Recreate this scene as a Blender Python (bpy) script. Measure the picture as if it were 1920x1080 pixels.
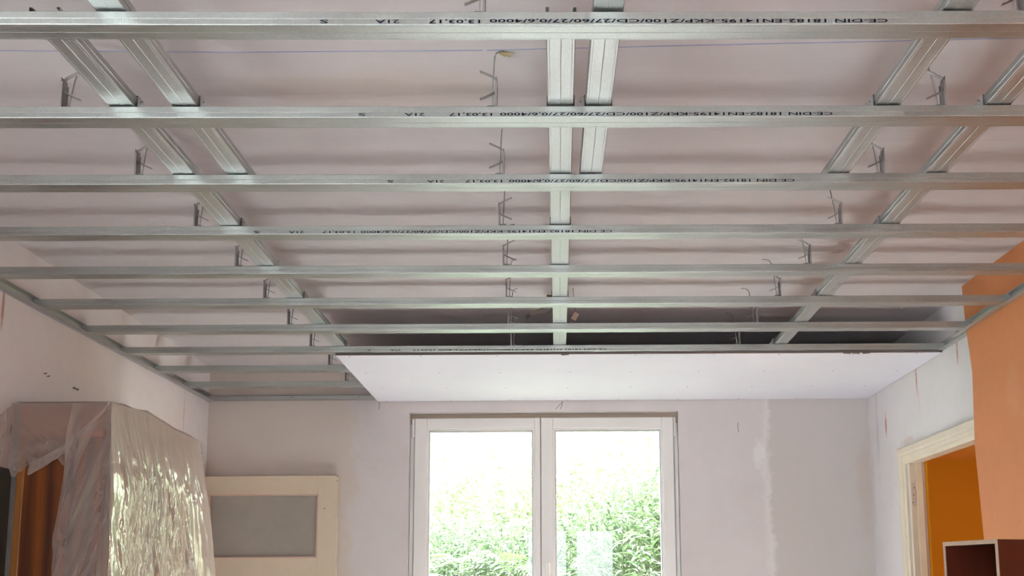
import bpy, bmesh, math, random
from mathutils import Vector, Matrix, noise
from math import sin, cos, pi, radians

for o in list(bpy.data.objects):
    bpy.data.objects.remove(o, do_unlink=True)
sc = bpy.context.scene
COL = sc.collection
random.seed(7)

# ------------------------------------------------------------------ camera
cam_d = bpy.data.cameras.new('camera')
cam = bpy.data.objects.new('camera', cam_d)
COL.objects.link(cam)
pit, yaw, rol = .1530, .0153, -.0084
fw = Vector((sin(yaw) * cos(pit), cos(yaw) * cos(pit), sin(pit)))
rt = Vector((cos(yaw), -sin(yaw), 0))
up = rt.cross(fw)
r2 = rt * cos(rol) + up * sin(rol)
u2 = up * cos(rol) - rt * sin(rol)
M = Matrix.Identity(4)
for i in range(3):
    M[i][0], M[i][1], M[i][2] = r2[i], u2[i], -fw[i]
M[0][3], M[1][3], M[2][3] = 0, 0, 1.4369
cam.matrix_world = M
cam_d.sensor_width = 36
cam_d.lens = 36 * 2045.2 / 1920
cam_d.shift_x = -(1074.8 - 960) / 1920
cam_d.shift_y = (786.9 - 540) / 1920
cam_d.clip_start = .02
sc.camera = cam

# ------------------------------------------------------------------ world, sun, daylight, exposure
world = bpy.data.worlds.new('world')
sc.world = world
world.use_nodes = True
wn = world.node_tree
wn.nodes['Background'].inputs[0].default_value = (.86, .93, 1, 1)
wn.nodes['Background'].inputs[1].default_value = 1.35


def area(name, loc, rot, sx, sy, power, col=(1, 1, 1), portal=False):
    l = bpy.data.lights.new(name, 'AREA')
    l.shape = 'RECTANGLE'
    l.size, l.size_y, l.energy, l.color = sx, sy, power, col
    o = bpy.data.objects.new(name, l)
    o.location, o.rotation_euler = loc, rot
    COL.objects.link(o)
    if portal:
        l.cycles.is_portal = True
    return o


area('window_portal', (-.07, 6.30, 1.66), (radians(-90), 0, 0), 1.5, 1.5, 1, portal=True)
area('terrace_portal', (.16, -1.20, 1.14), (radians(90), 0, 0), 1.2, 2.1, 1, portal=True)
area('fill_window_portal', (-2.12, .20, 1.52), (0, radians(-90), 0), 1.7, 2.3, 1, portal=True)  # sky portal of the added side window
# unseen fill light added to warm the neighbouring ochre room
ll = bpy.data.lights.new('hall_fill', 'POINT')
ll.energy, ll.color, ll.shadow_soft_size = 5, (1, .86, .66), .15
lo = bpy.data.objects.new('hall_fill', ll)
lo.location = (3.1, 5.3, 1.9)
COL.objects.link(lo)
sun = bpy.data.lights.new('sun', 'SUN')
sun.energy, sun.angle, sun.color = 8.5, radians(6), (1, .985, .96)
so = bpy.data.objects.new('sun', sun)
so.rotation_euler = (radians(-38), 0, radians(6))
COL.objects.link(so)

sc.view_settings.view_transform = 'Standard'
sc.view_settings.look = 'None'
sc.view_settings.exposure = 3.19
sc.view_settings.gamma = 1
sc.view_settings.use_curve_mapping = False
sc.cycles.max_bounces = 14
sc.cycles.diffuse_bounces = 8
sc.cycles.glossy_bounces = 6
sc.cycles.transparent_max_bounces = 12
sc.cycles.caustics_reflective = False
sc.cycles.caustics_refractive = False
sc.cycles.sample_clamp_indirect = 6


# ------------------------------------------------------------------ materials
def mat(name):
    m = bpy.data.materials.new(name)
    m.use_nodes = True
    nt = m.node_tree
    b = nt.nodes['Principled BSDF']
    return m, nt, b


def N(nt, kind, **kw):
    n = nt.nodes.new('ShaderNode' + kind)
    for k, v in kw.items():
        if k[0] == '_':
            setattr(n, k[1:], v)
        else:
            key = k.replace('__', ' ')
            n.inputs[int(key[1:]) if key[0] == 'i' and key[1:].isdigit() else key].default_value = v
    return n


def L(nt, a, b):
    nt.links.new(a, b)


def coords(nt, scale=(1, 1, 1), kind='Object'):
    tc = nt.nodes.new('ShaderNodeTexCoord')
    mp = N(nt, 'Mapping', Scale=scale)
    L(nt, tc.outputs[kind], mp.inputs['Vector'])
    return mp.outputs[0]


def world_pos(nt):
    return nt.nodes.new('ShaderNodeNewGeometry').outputs['Position']


def mapped(nt, vec, scale=(1, 1, 1), loc=(0, 0, 0)):
    mp = N(nt, 'Mapping', Scale=scale, Location=loc)
    L(nt, vec, mp.inputs[0])
    return mp.outputs[0]


def mixc(nt, fac, a, b):
    m = N(nt, 'Mix', _data_type='RGBA')
    for s, v in ((0, fac), (6, a), (7, b)):
        if isinstance(v, bpy.types.NodeSocket):
            L(nt, v, m.inputs[s])
        else:
            m.inputs[s].default_value = v if s == 0 else (*v, 1)
    return m.outputs[2]


def ramp(nt, sock, lo, hi, a=0., b=1.):
    r = N(nt, 'MapRange')
    L(nt, sock, r.inputs[0])
    for i, v in ((1, lo), (2, hi), (3, a), (4, b)):
        r.inputs[i].default_value = v
    return r.outputs[0]


def noise_t(nt, vec, scale, detail=4, rough=.55):
    n = N(nt, 'TexNoise', Scale=scale, Detail=detail, Roughness=rough)
    L(nt, vec, n.inputs['Vector'])
    return n.outputs['Fac']


def bump(nt, h, dist, strength=1.0):
    b = N(nt, 'Bump', Distance=dist, Strength=strength)
    L(nt, h, b.inputs['Height'])
    return b.outputs[0]


def math_n(nt, op, a, b=None):
    m = N(nt, 'Math', _operation=op)
    for i, v in ((0, a), (1, b)):
        if v is None:
            continue
        if isinstance(v, bpy.types.NodeSocket):
            L(nt, v, m.inputs[i])
        else:
            m.inputs[i].default_value = v
    return m.outputs[0]


def blob(nt, pos, c, r, wob=.4, wscale=20):
    """soft-edged patch of a stain round the point c with radii r"""
    s = tuple(1 / q for q in r)
    v = mapped(nt, pos, s, tuple(-c[i] * s[i] for i in range(3)))
    ln = N(nt, 'VectorMath', _operation='LENGTH')
    L(nt, v, ln.inputs[0])
    nz = noise_t(nt, pos, wscale, 5, .7)
    d = math_n(nt, 'ADD', ln.outputs['Value'], math_n(nt, 'MULTIPLY', math_n(nt, 'SUBTRACT', nz, .5), wob * 3))
    return ramp(nt, d, 1.0, .35)


def plaster(name, base, dark, rough=.85, stains=(), stretch=(1, 1, 1), extra=None, bumpd=.004, fine=1.0):
    m, nt, b = mat(name)
    p = world_pos(nt)
    n1 = noise_t(nt, mapped(nt, p, stretch), 1.6, 5, .6)
    n2 = noise_t(nt, p, 22, 5, .65)
    f = math_n(nt, 'ADD', math_n(nt, 'MULTIPLY', n1, .8), math_n(nt, 'MULTIPLY', n2, .25))
    c = mixc(nt, ramp(nt, f, .35, .72), dark, base)
    if extra:
        c = extra(nt, p, c)
    for cen, rad, col, wob, ws, k in stains:
        c = mixc(nt, math_n(nt, 'MULTIPLY', blob(nt, p, cen, rad, wob, ws), k), c, col)
    L(nt, c, b.inputs['Base Color'])
    b.inputs['Roughness'].default_value = rough
    b.inputs['Specular IOR Level'].default_value = .25
    h = math_n(nt, 'ADD', noise_t(nt, mapped(nt, p, stretch), 3.5, 3, .5), math_n(nt, 'MULTIPLY', n2, .06 * fine))
    L(nt, bump(nt, h, bumpd * 6, .5), b.inputs['Normal'])
    return m


RUST = (.42, .16, .10)


def back_wall_extra(nt, p, c):
    sep = N(nt, 'SeparateXYZ')
    L(nt, p, sep.inputs[0])
    wob = math_n(nt, 'MULTIPLY', math_n(nt, 'SUBTRACT', noise_t(nt, p, 3.0, 6, .65), .5), .34)
    x = math_n(nt, 'ADD', sep.outputs[0], wob)
    # left: old beige plaster up to x = -1.18, newer smooth plaster beyond it
    left = ramp(nt, x, -1.19, -1.14, 1, 0)
    c = mixc(nt, math_n(nt, 'MULTIPLY', left, .75), c, (.60, .53, .475))
    # right: filled strip with a ragged edge about x = 1.17, old plaster to its right
    wob2 = math_n(nt, 'MULTIPLY', math_n(nt, 'SUBTRACT', noise_t(nt, p, 6.0, 6, .7), .5), .16)
    xr = math_n(nt, 'ADD', sep.outputs[0], wob2)
    right = ramp(nt, xr, 1.19, 1.215)
    c = mixc(nt, math_n(nt, 'MULTIPLY', right, .6), c, (.50, .455, .43))
    seam = math_n(nt, 'MULTIPLY', ramp(nt, xr, 1.155, 1.19), ramp(nt, xr, 1.215, 1.19))
    c = mixc(nt, math_n(nt, 'MULTIPLY', seam, .45), c, (.72, .69, .68))
    return c


WALL = (.82, .785, .795)
WALLD = (.74, .70, .705)
m_back = plaster('back wall plaster', (.64, .595, .595), (.59, .545, .54), extra=back_wall_extra,
                 stains=[((1.73, 6.11, 2.02), (.05, .2, .3), (.50, .36, .28), .7, 9, .28),
                         ((1.14, 6.11, 2.18), (.05, .2, .10), (.72, .70, .70), .8, 25, .6)])
m_left = plaster('left wall plaster', WALL, WALLD,
                 stains=[((-1.966, 3.80, 2.44), (.2, .013, .10), RUST, .3, 30, .8),
                         ((-1.966, 3.78, 2.25), (.2, .016, .22), (.55, .34, .24), .6, 12, .55),
                         ((-1.966, 5.71, 2.36), (.2, .012, .14), (.62, .34, .28), .5, 20, .6)])
m_right = plaster('right wall plaster', (.66, .635, .65), (.60, .57, .57),
                  stains=[((1.774, 5.79, 2.29), (.2, .022, .075), RUST, .4, 30, .8),
                          ((1.774, 5.26, 2.44), (.2, .014, .10), RUST, .4, 30, .85),
                          ((1.774, 5.24, 2.34), (.2, .010, .09), (.62, .38, .32), .5, 20, .6),
                          ((1.774, 4.70, 2.46), (.2, .014, .08), RUST, .4, 30, .7),
                          ((1.774, 5.95, 2.30), (.2, .03, .30), (.48, .44, .44), .8, 12, .5),
                          ((1.774, 5.45, 2.16), (.2, .10, .02), (.50, .33, .27), .8, 25, .4),
                          ((1.774, 6.08, 1.95), (.2, .03, .30), (.55, .43, .37), .6, 12, .4)])
m_orange = plaster('orange painted wall', (.60, .235, .098), (.53, .20, .082), rough=.7, bumpd=.0025,
                   stains=[((1.736, 4.02, 1.66), (.3, .012, .012), (.34, .13, .06), .3, 40, .8),
                           ((1.736, 4.05, 2.15), (.3, .10, .12), (.60, .27, .14), .8, 6, .5)])
m_ceil = plaster('old ceiling plaster', (.64, .595, .60), (.585, .535, .535), stretch=(.25, 2.4, 1), bumpd=.0026, fine=.6,
                 stains=[((.02, 4.70, 2.698), (.16, .06, .1), (.42, .33, .30), 1.0, 12, .7),
                         ((-.35, 2.62, 2.698), (.5, .16, .1), (.60, .50, .42), .8, 4, .35),
                         ((1.0, 3.55, 2.698), (.35, .10, .1), (.60, .46, .38), .8, 4, .3)])
m_ochre = plaster('ochre painted wall', (.56, .265, .010), (.52, .24, .008), rough=.75, bumpd=.002)
m_ochre_c = plaster('ochre painted ceiling', (.90, .56, .18), (.86, .52, .16), rough=.8, bumpd=.002)
m_room = plaster('plain room plaster', (.60, .56, .54), (.54, .50, .48))


def simple(name, col, rough=.5, metal=0., spec=.5, bscale=None, bdist=.0005, var=0.):
    m, nt, b = mat(name)
    b.inputs['Roughness'].default_value = rough
    b.inputs['Metallic'].default_value = metal
    b.inputs['Specular IOR Level'].default_value = spec
    if var:
        n = noise_t(nt, coords(nt), 9, 5, .65)
        L(nt, mixc(nt, ramp(nt, n, .35, .7), tuple(c * (1 - var) for c in col), col), b.inputs['Base Color'])
    else:
        b.inputs['Base Color'].default_value = (*col, 1)
    if bscale:
        L(nt, bump(nt, noise_t(nt, coords(nt), bscale, 3), bdist), b.inputs['Normal'])
    return m


def galvanised(name, col, rough, knurl=True):
    m, nt, b = mat(name)
    v = coords(nt)
    big = noise_t(nt, mapped(nt, v, (1, 3, 3)), 5, 5, .6)
    vor = N(nt, 'TexVoronoi', Scale=160.0)
    L(nt, v, vor.inputs['Vector'])
    g = math_n(nt, 'ADD', math_n(nt, 'MULTIPLY', big, .8), math_n(nt, 'MULTIPLY', vor.outputs['Distance'], .35))
    c = mixc(nt, ramp(nt, g, .3, .75), tuple(q * .84 for q in col), col)
    # dark rolling marks, drawn along the profile
    mk = ramp(nt, noise_t(nt, mapped(nt, v, (4, 110, 110)), 1, 6, .75), .66, .74)
    c = mixc(nt, math_n(nt, 'MULTIPLY', mk, .3), c, tuple(q * .45 for q in col))
    L(nt, c, b.inputs['Base Color'])
    b.inputs['Metallic'].default_value = 1
    L(nt, ramp(nt, big, .3, .7, rough - .05, rough + .08), b.inputs['Roughness'])
    if knurl:
        w = N(nt, 'TexWave', _wave_type='BANDS', _bands_direction='X', Scale=72.0, Distortion=.6)
        L(nt, v, w.inputs['Vector'])
        w2 = N(nt, 'TexWave', _wave_type='BANDS', _bands_direction='Y', Scale=60.0, Distortion=.6)
        L(nt, v, w2.inputs['Vector'])
        h = math_n(nt, 'ADD', math_n(nt, 'MULTIPLY', w.outputs['Fac'], w2.outputs['Fac']),
                   math_n(nt, 'MULTIPLY', noise_t(nt, v, 120, 3), .8))
        L(nt, bump(nt, h, .00025, .55), b.inputs['Normal'])
    return m


m_zinc = galvanised('galvanised sheet steel', (.49, .515, .50), .40)
m_zinc2 = galvanised('galvanised main channel steel', (.52, .535, .53), .42)
m_edge = galvanised('galvanised perimeter steel', (.54, .54, .535), .45, False)
m_clip = simple('dull zinc clip steel', (.36, .335, .33), .5, .55, var=.2)
m_wire = simple('zinc wire', (.36, .35, .34), .45, .5)
m_ink = simple('dark printed ink', (.004, .005, .012), .8, spec=.1)
m_chalk = simple('blue chalk', (.30, .33, .52), .9)
m_upvc = simple('white window plastic', (.74, .715, .70), .42, spec=.4)
m_seal = simple('grey rubber seal', (.42, .40, .385), .7)
m_saddle = simple('dark clip edge', (.07, .065, .062), .6, .4)
m_headshade = simple('window head with painted shade', (.40, .335, .275), .7)  # frame head browned, the shade of its recess put into the colour
m_spacer = simple('bright glass spacer', (.75, .76, .76), .4)
m_hinge = simple('white hinge cover', (.76, .74, .73), .35)
m_cream = simple('aged cream gloss paint', (.66, .58, .46), .42, bscale=14, bdist=.002, var=.08)
m_creamdoor = simple('cream door paint', (.66, .55, .42), .5, bscale=10, bdist=.001, var=.06)
m_creamedge = simple('pinkish primer edge', (.60, .42, .34), .6)
m_standin = simple('dark grey green stand-in', (.05, .055, .048), .7, var=.3)
m_frost = simple('frosted grey pane', (.36, .325, .285), .42, spec=.5, bscale=4, bdist=.003, var=.10)
m_hinge_old = simple('painted hinge plate', (.55, .46, .38), .5)
m_hole = simple('dark hole', (.02, .02, .018), .9)
m_dowel = simple('dowel debris', (.38, .30, .16), .9)
m_blk = simple('black terminal plastic', (.04, .035, .03), .5)
m_yel = simple('yellow green wire', (.22, .17, .03), .5)
m_gry = simple('dark grey wire', (.10, .085, .06), .5)
m_tag = simple('beige cable plate', (.62, .43, .33), .5, var=.2)
m_rustwire = simple('brown cable stub', (.20, .09, .03), .6)
m_floor = simple('pale dusty screed floor', (.60, .60, .61), .7, bscale=6, bdist=.002, var=.15)
m_soil = simple('garden ground', (.10, .13, .05), .95, bscale=4, bdist=.05, var=.4)
m_render_out = simple('outside render', (.7, .68, .64), .9)

# plasterboard
m_board, nt, b = mat('plasterboard face')
p = world_pos(nt)
c = mixc(nt, ramp(nt, noise_t(nt, p, 2.2, 4), .3, .7), (.70, .69, .765), (.735, .73, .80))
sp = ramp(nt, noise_t(nt, mapped(nt, p, (1, 1, 1)), 34, 2, .9), .76, .80)
c = mixc(nt, math_n(nt, 'MULTIPLY', sp, .5), c, (.45, .42, .42))
L(nt, c, b.inputs['Base Color'])
b.inputs['Roughness'].default_value = .75
b.inputs['Specular IOR Level'].default_value = .3
m_core = simple('gypsum core edge', (.22, .17, .155), .9, var=.2)

# glass
m_glass, nt, b = mat('window glass')
for n in list(nt.nodes):
    if n.type != 'OUTPUT_MATERIAL':
        nt.nodes.remove(n)
out = nt.nodes['Material Output']
tr = N(nt, 'BsdfTransparent', Color=(.96, .985, .97, 1))
gl = N(nt, 'BsdfGlossy', Roughness=.0)
lwg = N(nt, 'LayerWeight', Blend=.5)
fr5 = math_n(nt, 'ADD', math_n(nt, 'MULTIPLY', math_n(nt, 'POWER', lwg.outputs['Facing'], 5.0), .9), .035)
mx = nt.nodes.new('ShaderNodeMixShader')
L(nt, fr5, mx.inputs[0]); L(nt, tr.outputs[0], mx.inputs[1]); L(nt, gl.outputs[0], mx.inputs[2])
L(nt, mx.outputs[0], out.inputs[0])


def wood(name, a, bcol, rough, scale=1.0, axis='Z'):
    """flat-sawn board: long wavering figure with fine pores, running along the axis"""
    m, nt, b = mat(name)
    v = coords(nt, (11, 11, 1.5) if axis == 'Z' else (1.5, 11, 11))
    w = N(nt, 'TexWave', _wave_type='BANDS', _bands_direction='X' if axis == 'Z' else 'Z', Scale=.42 * scale, Distortion=9.0, Detail=3.0)
    w.inputs['Detail Scale'].default_value = .55
    w.inputs['Detail Roughness'].default_value = .6
    L(nt, v, w.inputs['Vector'])
    broad = noise_t(nt, mapped(nt, v, (.5, .5, .5)), 1.0, 2)
    fine = noise_t(nt, mapped(nt, v, (14, 14, 1.6) if axis == 'Z' else (1.6, 14, 14)), 1.5, 4, .75)
    f = math_n(nt, 'ADD', math_n(nt, 'MULTIPLY', w.outputs['Fac'], .38), math_n(nt, 'MULTIPLY', broad, .55))
    f = math_n(nt, 'ADD', f, math_n(nt, 'MULTIPLY', math_n(nt, 'SUBTRACT', fine, .5), .55))
    L(nt, mixc(nt, ramp(nt, f, .22, .72), a, bcol), b.inputs['Base Color'])
    b.inputs['Roughness'].default_value = rough
    return m


m_oak = wood('rustic oak side', (.055, .011, .002), (.25, .062, .004), .5)
m_oaktop = wood('rustic oak cornice', (.26, .075, .025), (.42, .15, .055), .5, axis='X')
m_oakedge = wood('light oak post', (.22, .075, .014), (.34, .13, .03), .45)
m_mahog = wood('reddish cabinet wood', (.075, .014, .007), (.13, .028, .012), .45)
m_chip = simple('pale chipboard edge', (.50, .36, .26), .8, bscale=300, bdist=.0006, var=.3)
m_cabdark = wood('dark cabinet interior', (.045, .012, .007), (.075, .020, .010), .6)

# plastic sheet
m_sheet, nt, b = mat('crumpled polythene sheet')
for n in list(nt.nodes):
    if n.type != 'OUTPUT_MATERIAL':
        nt.nodes.remove(n)
out = nt.nodes['Material Output']
v = coords(nt)
h1 = noise_t(nt, mapped(nt, v, (3, 8, 3.2)), 2.0, 4, .55)
vor = N(nt, 'TexVoronoi', Scale=1.0, _feature='F1')
L(nt, mapped(nt, v, (6, 13, 5.5)), vor.inputs['Vector'])
h = math_n(nt, 'ADD', h1, math_n(nt, 'MULTIPLY', vor.outputs['Distance'], .35))
bnode = N(nt, 'Bump', Distance=.06)
L(nt, h, bnode.inputs['Height'])
att = N(nt, 'Attribute', _attribute_name='crinkle')
L(nt, att.outputs['Fac'], bnode.inputs['Strength'])
bp = bnode.outputs[0]
tr = N(nt, 'BsdfTransparent', Color=(.93, .92, .92, 1))
df = N(nt, 'BsdfDiffuse', Color=(.68, .575, .54, 1))
tl = N(nt, 'BsdfTranslucent', Color=(.48, .40, .38, 1))
gl = N(nt, 'BsdfGlossy', Roughness=.10, Color=(.90, .95, .66, 1))  # yellow-green tint puts the garden's reflection into the gloss colour
for n in (df, tl, gl):
    L(nt, bp, n.inputs['Normal'])
m1 = N(nt, 'MixShader'); m1.inputs[0].default_value = .25
L(nt, df.outputs[0], m1.inputs[1]); L(nt, tl.outputs[0], m1.inputs[2])
lw = N(nt, 'LayerWeight', Blend=.5)
m2 = N(nt, 'MixShader')
L(nt, ramp(nt, lw.outputs['Facing'], .0, .8, .34, .80), m2.inputs[0])
L(nt, tr.outputs[0], m2.inputs[1]); L(nt, m1.outputs[0], m2.inputs[2])
fr = N(nt, 'Fresnel', IOR=1.5)
L(nt, bp, fr.inputs['Normal'])
m3 = N(nt, 'MixShader')
L(nt, ramp(nt, fr.outputs[0], 0, 1, .0, .17), m3.inputs[0])
L(nt, m2.outputs[0], m3.inputs[1]); L(nt, gl.outputs[0], m3.inputs[2])
L(nt, m3.outputs[0], out.inputs[0])


def leaf_mat(name, a, bb, tr_col):
    m, nt, b = mat(name)
    oi = nt.nodes.new('ShaderNodeObjectInfo')
    n = noise_t(nt, world_pos(nt), 7, 2)
    f = math_n(nt, 'ADD', math_n(nt, 'MULTIPLY', oi.outputs['Random'], .5), math_n(nt, 'MULTIPLY', n, .5))
    L(nt, mixc(nt, ramp(nt, f, .2, .75), a, bb), b.inputs['Base Color'])
    b.inputs['Roughness'].default_value = .5
    t = N(nt, 'BsdfTranslucent', Color=(*tr_col, 1))
    m_ = N(nt, 'MixShader'); m_.inputs[0].default_value = .4
    L(nt, b.outputs[0], m_.inputs[1]); L(nt, t.outputs[0], m_.inputs[2])
    L(nt, m_.outputs[0], nt.nodes['Material Output'].inputs[0])
    return m


m_leaf = leaf_mat('fresh green leaf', (.040, .075, .034), (.085, .135, .072), (.065, .12, .045))
m_leaf2 = leaf_mat('leaf with painted sunlight', (.13, .17, .115), (.24, .28, .22), (.15, .21, .13))  # paler copy of the leaf green, sunlight put into its colour
m_fern = leaf_mat('fern green', (.045, .085, .03), (.09, .14, .07), (.08, .13, .05))
m_far = leaf_mat('far foliage with painted glare', (.26, .32, .18), (.42, .46, .34), (.34, .40, .24))  # pale colour puts the overexposed daylight into the leaves
m_stem = simple('green stem', (.06, .085, .03), .6)
m_hedge = leaf_mat('hedge with painted haze', (.085, .13, .07), (.16, .21, .13), (.10, .16, .08))  # lightened green, window haze and glare put into the hedge colour
m_bark = simple('brown twig', (.10, .06, .035), .8)


# ------------------------------------------------------------------ object helpers
def tag(o, label=None, cat=None, group=None, kind=None):
    if label: o['label'] = label
    if cat: o['category'] = cat
    if group: o['group'] = group
    if kind: o['kind'] = kind
    return o


def empty(name, loc=(0, 0, 0), rz=0.):
    o = bpy.data.objects.new(name, None)
    o.empty_display_size = .05
    o.location, o.rotation_euler = loc, (0, 0, rz)
    COL.objects.link(o)
    return o


def link_mesh(name, me, material, parent=None, loc=(0, 0, 0), rot=(0, 0, 0)):
    if material and not me.materials:
        me.materials.append(material)
    o = bpy.data.objects.new(name, me)
    o.location, o.rotation_euler = loc, rot
    if parent: o.parent = parent
    COL.objects.link(o)
    return o


class MB:
    def __init__(s):
        s.bm = bmesh.new()

    def box(s, a, b_, bev=0.):
        x0, y0, z0 = a; x1, y1, z1 = b_
        vs = [s.bm.verts.new(p_) for p_ in ((x0, y0, z0), (x1, y0, z0), (x1, y1, z0), (x0, y1, z0), (x0, y0, z1), (x1, y0, z1), (x1, y1, z1), (x0, y1, z1))]
        fs = [s.bm.faces.new([vs[i] for i in f]) for f in ((0, 3, 2, 1), (4, 5, 6, 7), (0, 1, 5, 4), (1, 2, 6, 5), (2, 3, 7, 6), (3, 0, 4, 7))]
        if bev:
            es = list({e for f in fs for e in f.edges})
            bmesh.ops.bevel(s.bm, geom=es, offset=bev, segments=2, affect='EDGES', profile=.5)
        return s

    def prism(s, pts, axis, a, b_):
        """closed polygon extruded from a to b_ along the axis; pts are the two other coordinates in order"""
        def w(p_, t):
            return {'X': (t, p_[0], p_[1]), 'Y': (p_[0], t, p_[1]), 'Z': (p_[0], p_[1], t)}[axis]
        A = [s.bm.verts.new(w(p_, a)) for p_ in pts]
        B = [s.bm.verts.new(w(p_, b_)) for p_ in pts]
        s.bm.faces.new(A); s.bm.faces.new(B[::-1])
        n = len(pts)
        for i in range(n):
            s.bm.faces.new((A[i], B[i], B[(i + 1) % n], A[(i + 1) % n]))
        return s

    def tube(s, pts, r, n=8, cap=True):
        pts = [Vector(p_) for p_ in pts]
        rings = []
        for i, p_ in enumerate(pts):
            d = (pts[min(i + 1, len(pts) - 1)] - pts[max(i - 1, 0)]).normalized()
            q = d.cross(Vector((0, 0, 1)) if abs(d.z) < .9 else Vector((1, 0, 0))).normalized()
            w = d.cross(q)
            rr = r[i] if isinstance(r, (list, tuple)) else r
            rings.append([s.bm.verts.new(p_ + q * cos(2 * pi * k / n) * rr + w * sin(2 * pi * k / n) * rr) for k in range(n)])
        for A, B in zip(rings, rings[1:]):
            for k in range(n):
                s.bm.faces.new((A[k], A[(k + 1) % n], B[(k + 1) % n], B[k]))
        if cap:
            s.bm.faces.new(rings[0][::-1]); s.bm.faces.new(rings[-1])
        return s

    def strip(s, pts, w, t):
        """bent flat strip: pts = (x, z) centre line, width w along y, thickness t"""
        n = len(pts)
        rows = []
        for i, (x, z) in enumerate(pts):
            a, b_ = pts[max(i - 1, 0)], pts[min(i + 1, n - 1)]
            d = Vector((b_[0] - a[0], b_[1] - a[1])).normalized()
            nx, nz = -d.y * t / 2, d.x * t / 2
            rows.append([s.bm.verts.new((x + nx, -w / 2, z + nz)), s.bm.verts.new((x + nx, w / 2, z + nz)),
                         s.bm.verts.new((x - nx, w / 2, z - nz)), s.bm.verts.new((x - nx, -w / 2, z - nz))])
        for A, B in zip(rows, rows[1:]):
            for k in range(4):
                s.bm.faces.new((A[k], A[(k + 1) % 4], B[(k + 1) % 4], B[k]))
        s.bm.faces.new(rows[0][::-1]); s.bm.faces.new(rows[-1])
        return s

    def mesh(s, name='mesh', smooth=False):
        bmesh.ops.recalc_face_normals(s.bm, faces=s.bm.faces)
        me = bpy.data.meshes.new(name)
        s.bm.to_mesh(me); s.bm.free()
        if smooth:
            me.polygons.foreach_set('use_smooth', [True] * len(me.polygons))
        return me

    def build(s, name, material, parent=None, smooth=False, loc=(0, 0, 0), rot=(0, 0, 0)):
        return link_mesh(name, s.mesh(name, smooth), material, parent, loc, rot)


# ------------------------------------------------------------------ the room shell
XL, XR, XO = -1.966, 1.7736, 1.7357
YF, YB = -1.10, 6.11
HC = 2.698
FR = 2.5          # underside of the new framework


def structure(o):
    o['kind'] = 'structure'
    return o


structure(MB().box((XL - .3, YF - .3, -.1), (XR + .08, YB + .3, 0)).build('floor', m_floor))
ceiling = structure(MB().box((XL - .3, YF - .3, HC), (XR + .3, YB + .3, HC + .15)).build('ceiling', m_ceil))
# chalk line snapped across the old ceiling
for x0, y0, x1, y1 in ((-1.96, 2.412, -.75, 2.432), (-.75, 2.432, -.17, 2.424), (-.16, 2.424, .30, 2.402), (.30, 2.402, 1.0, 2.372), (1.0, 2.372, 1.72, 2.345)):
    mb = MB(); w = .0016
    mb.prism([(x0, y0 - w), (x1, y1 - w), (x1, y1 + w), (x0, y0 + w)], 'Z', HC - .0008, HC + .001)
    mb.build('chalk_line', m_chalk, ceiling)

WX0, WX1, WZ0, WZ1 = -.834, .691, .90, 2.426
mb = MB()
mb.box((XL - .3, YB, 0), (WX0, YB + .3, HC)).box((WX1, YB, 0), (XR + .08, YB + .3, HC))
mb.box((WX0, YB, WZ1), (WX1, YB + .3, HC)).box((WX0, YB, 0), (WX1, YB + .3, WZ0))
wall_back = structure(mb.build('wall_back', m_back))
# hairline cracks over the window head
for pts in (((-1.005, 2.487), (-1.004, 2.470), (-1.007, 2.445)), ((.033, 2.487), (.030, 2.465), (.022, 2.440)), ((.030, 2.480), (.010, 2.458), (-.006, 2.440)), ((1.03, 2.36), (1.027, 2.33), (1.032, 2.30))):
    MB().tube([(x, YB - .0002, z) for x, z in pts], .0014, 5).build('crack', m_gry, wall_back)

SW0, SW1, SZ0, SZ1 = -.90, 1.30, .7, 2.35      # unseen side window added for more fill light, behind the camera's shoulder
mb = MB()
mb.box((XL - .3, YF - .3, 0), (XL, SW0, HC)).box((XL - .3, SW1, 0), (XL, YB, HC))
mb.box((XL - .3, SW0, 0), (XL, SW1, SZ0)).box((XL - .3, SW0, SZ1), (XL, SW1, HC))
wall_left = structure(mb.build('wall_left', m_left))
MB().prism([(1.6, 2.4935), (YB, 2.4925), (YB, 2.4950), (1.6, 2.4965)], 'X', XL - .002, XL + .0008).build('chalk_line', m_chalk, wall_left)

DY0, DY1, DZ = 4.38, 5.452, 2.060             # doorway
mb = MB()
mb.box((XR, DY1, 0), (XR + .08, YB, HC)).box((XR, YF - .3, 0), (XR + .08, DY0, HC)).box((XR, DY0, DZ), (XR + .08, DY1, HC))
wall_right = structure(mb.build('wall_right', m_right))
mb = MB()
mb.prism([(YF, 0), (4.41, 0), (4.425, 1.45), (4.438, 1.62), (4.456, 1.85), (4.471, 2.0), (4.462, 2.12), (4.447, 2.31), (4.466, 2.42), (4.485, 2.507), (4.502, HC), (YF, HC)], 'X', XO, XR)
structure(mb.build('wall_right', m_orange))

TX0, TX1, TZ1 = -.42, .74, 2.19             # terrace door behind the camera
mb = MB()
mb.box((XL, YF - .3, 0), (TX0, YF, HC)).box((TX1, YF - .3, 0), (XR, YF, HC)).box((TX0, YF - .3, TZ1), (TX1, YF, HC))
structure(mb.build('wall_front', m_room))

# neighbouring room seen through the doorway
mb = MB()
mb.box((XR + .08, 7.6, 0), (5.0, 7.7, 2.6)).box((5.0, 3.4, 0), (5.1, 7.7, 2.6)).box((XR + .08, 3.3, 0), (5.1, 3.4, 2.6)).box((XR + .081, YB + .3, 0), (XR + .14, 7.6, 2.6))
structure(mb.build('wall_hall', m_ochre))
structure(MB().box((XR + .08, 3.3, 2.315), (5.1, 7.7, 2.40)).build('ceiling_hall', m_ochre_c))
structure(MB().box((XR + .08, 3.3, -.1), (5.1, 7.7, 0)).build('floor_hall', m_floor))
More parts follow.
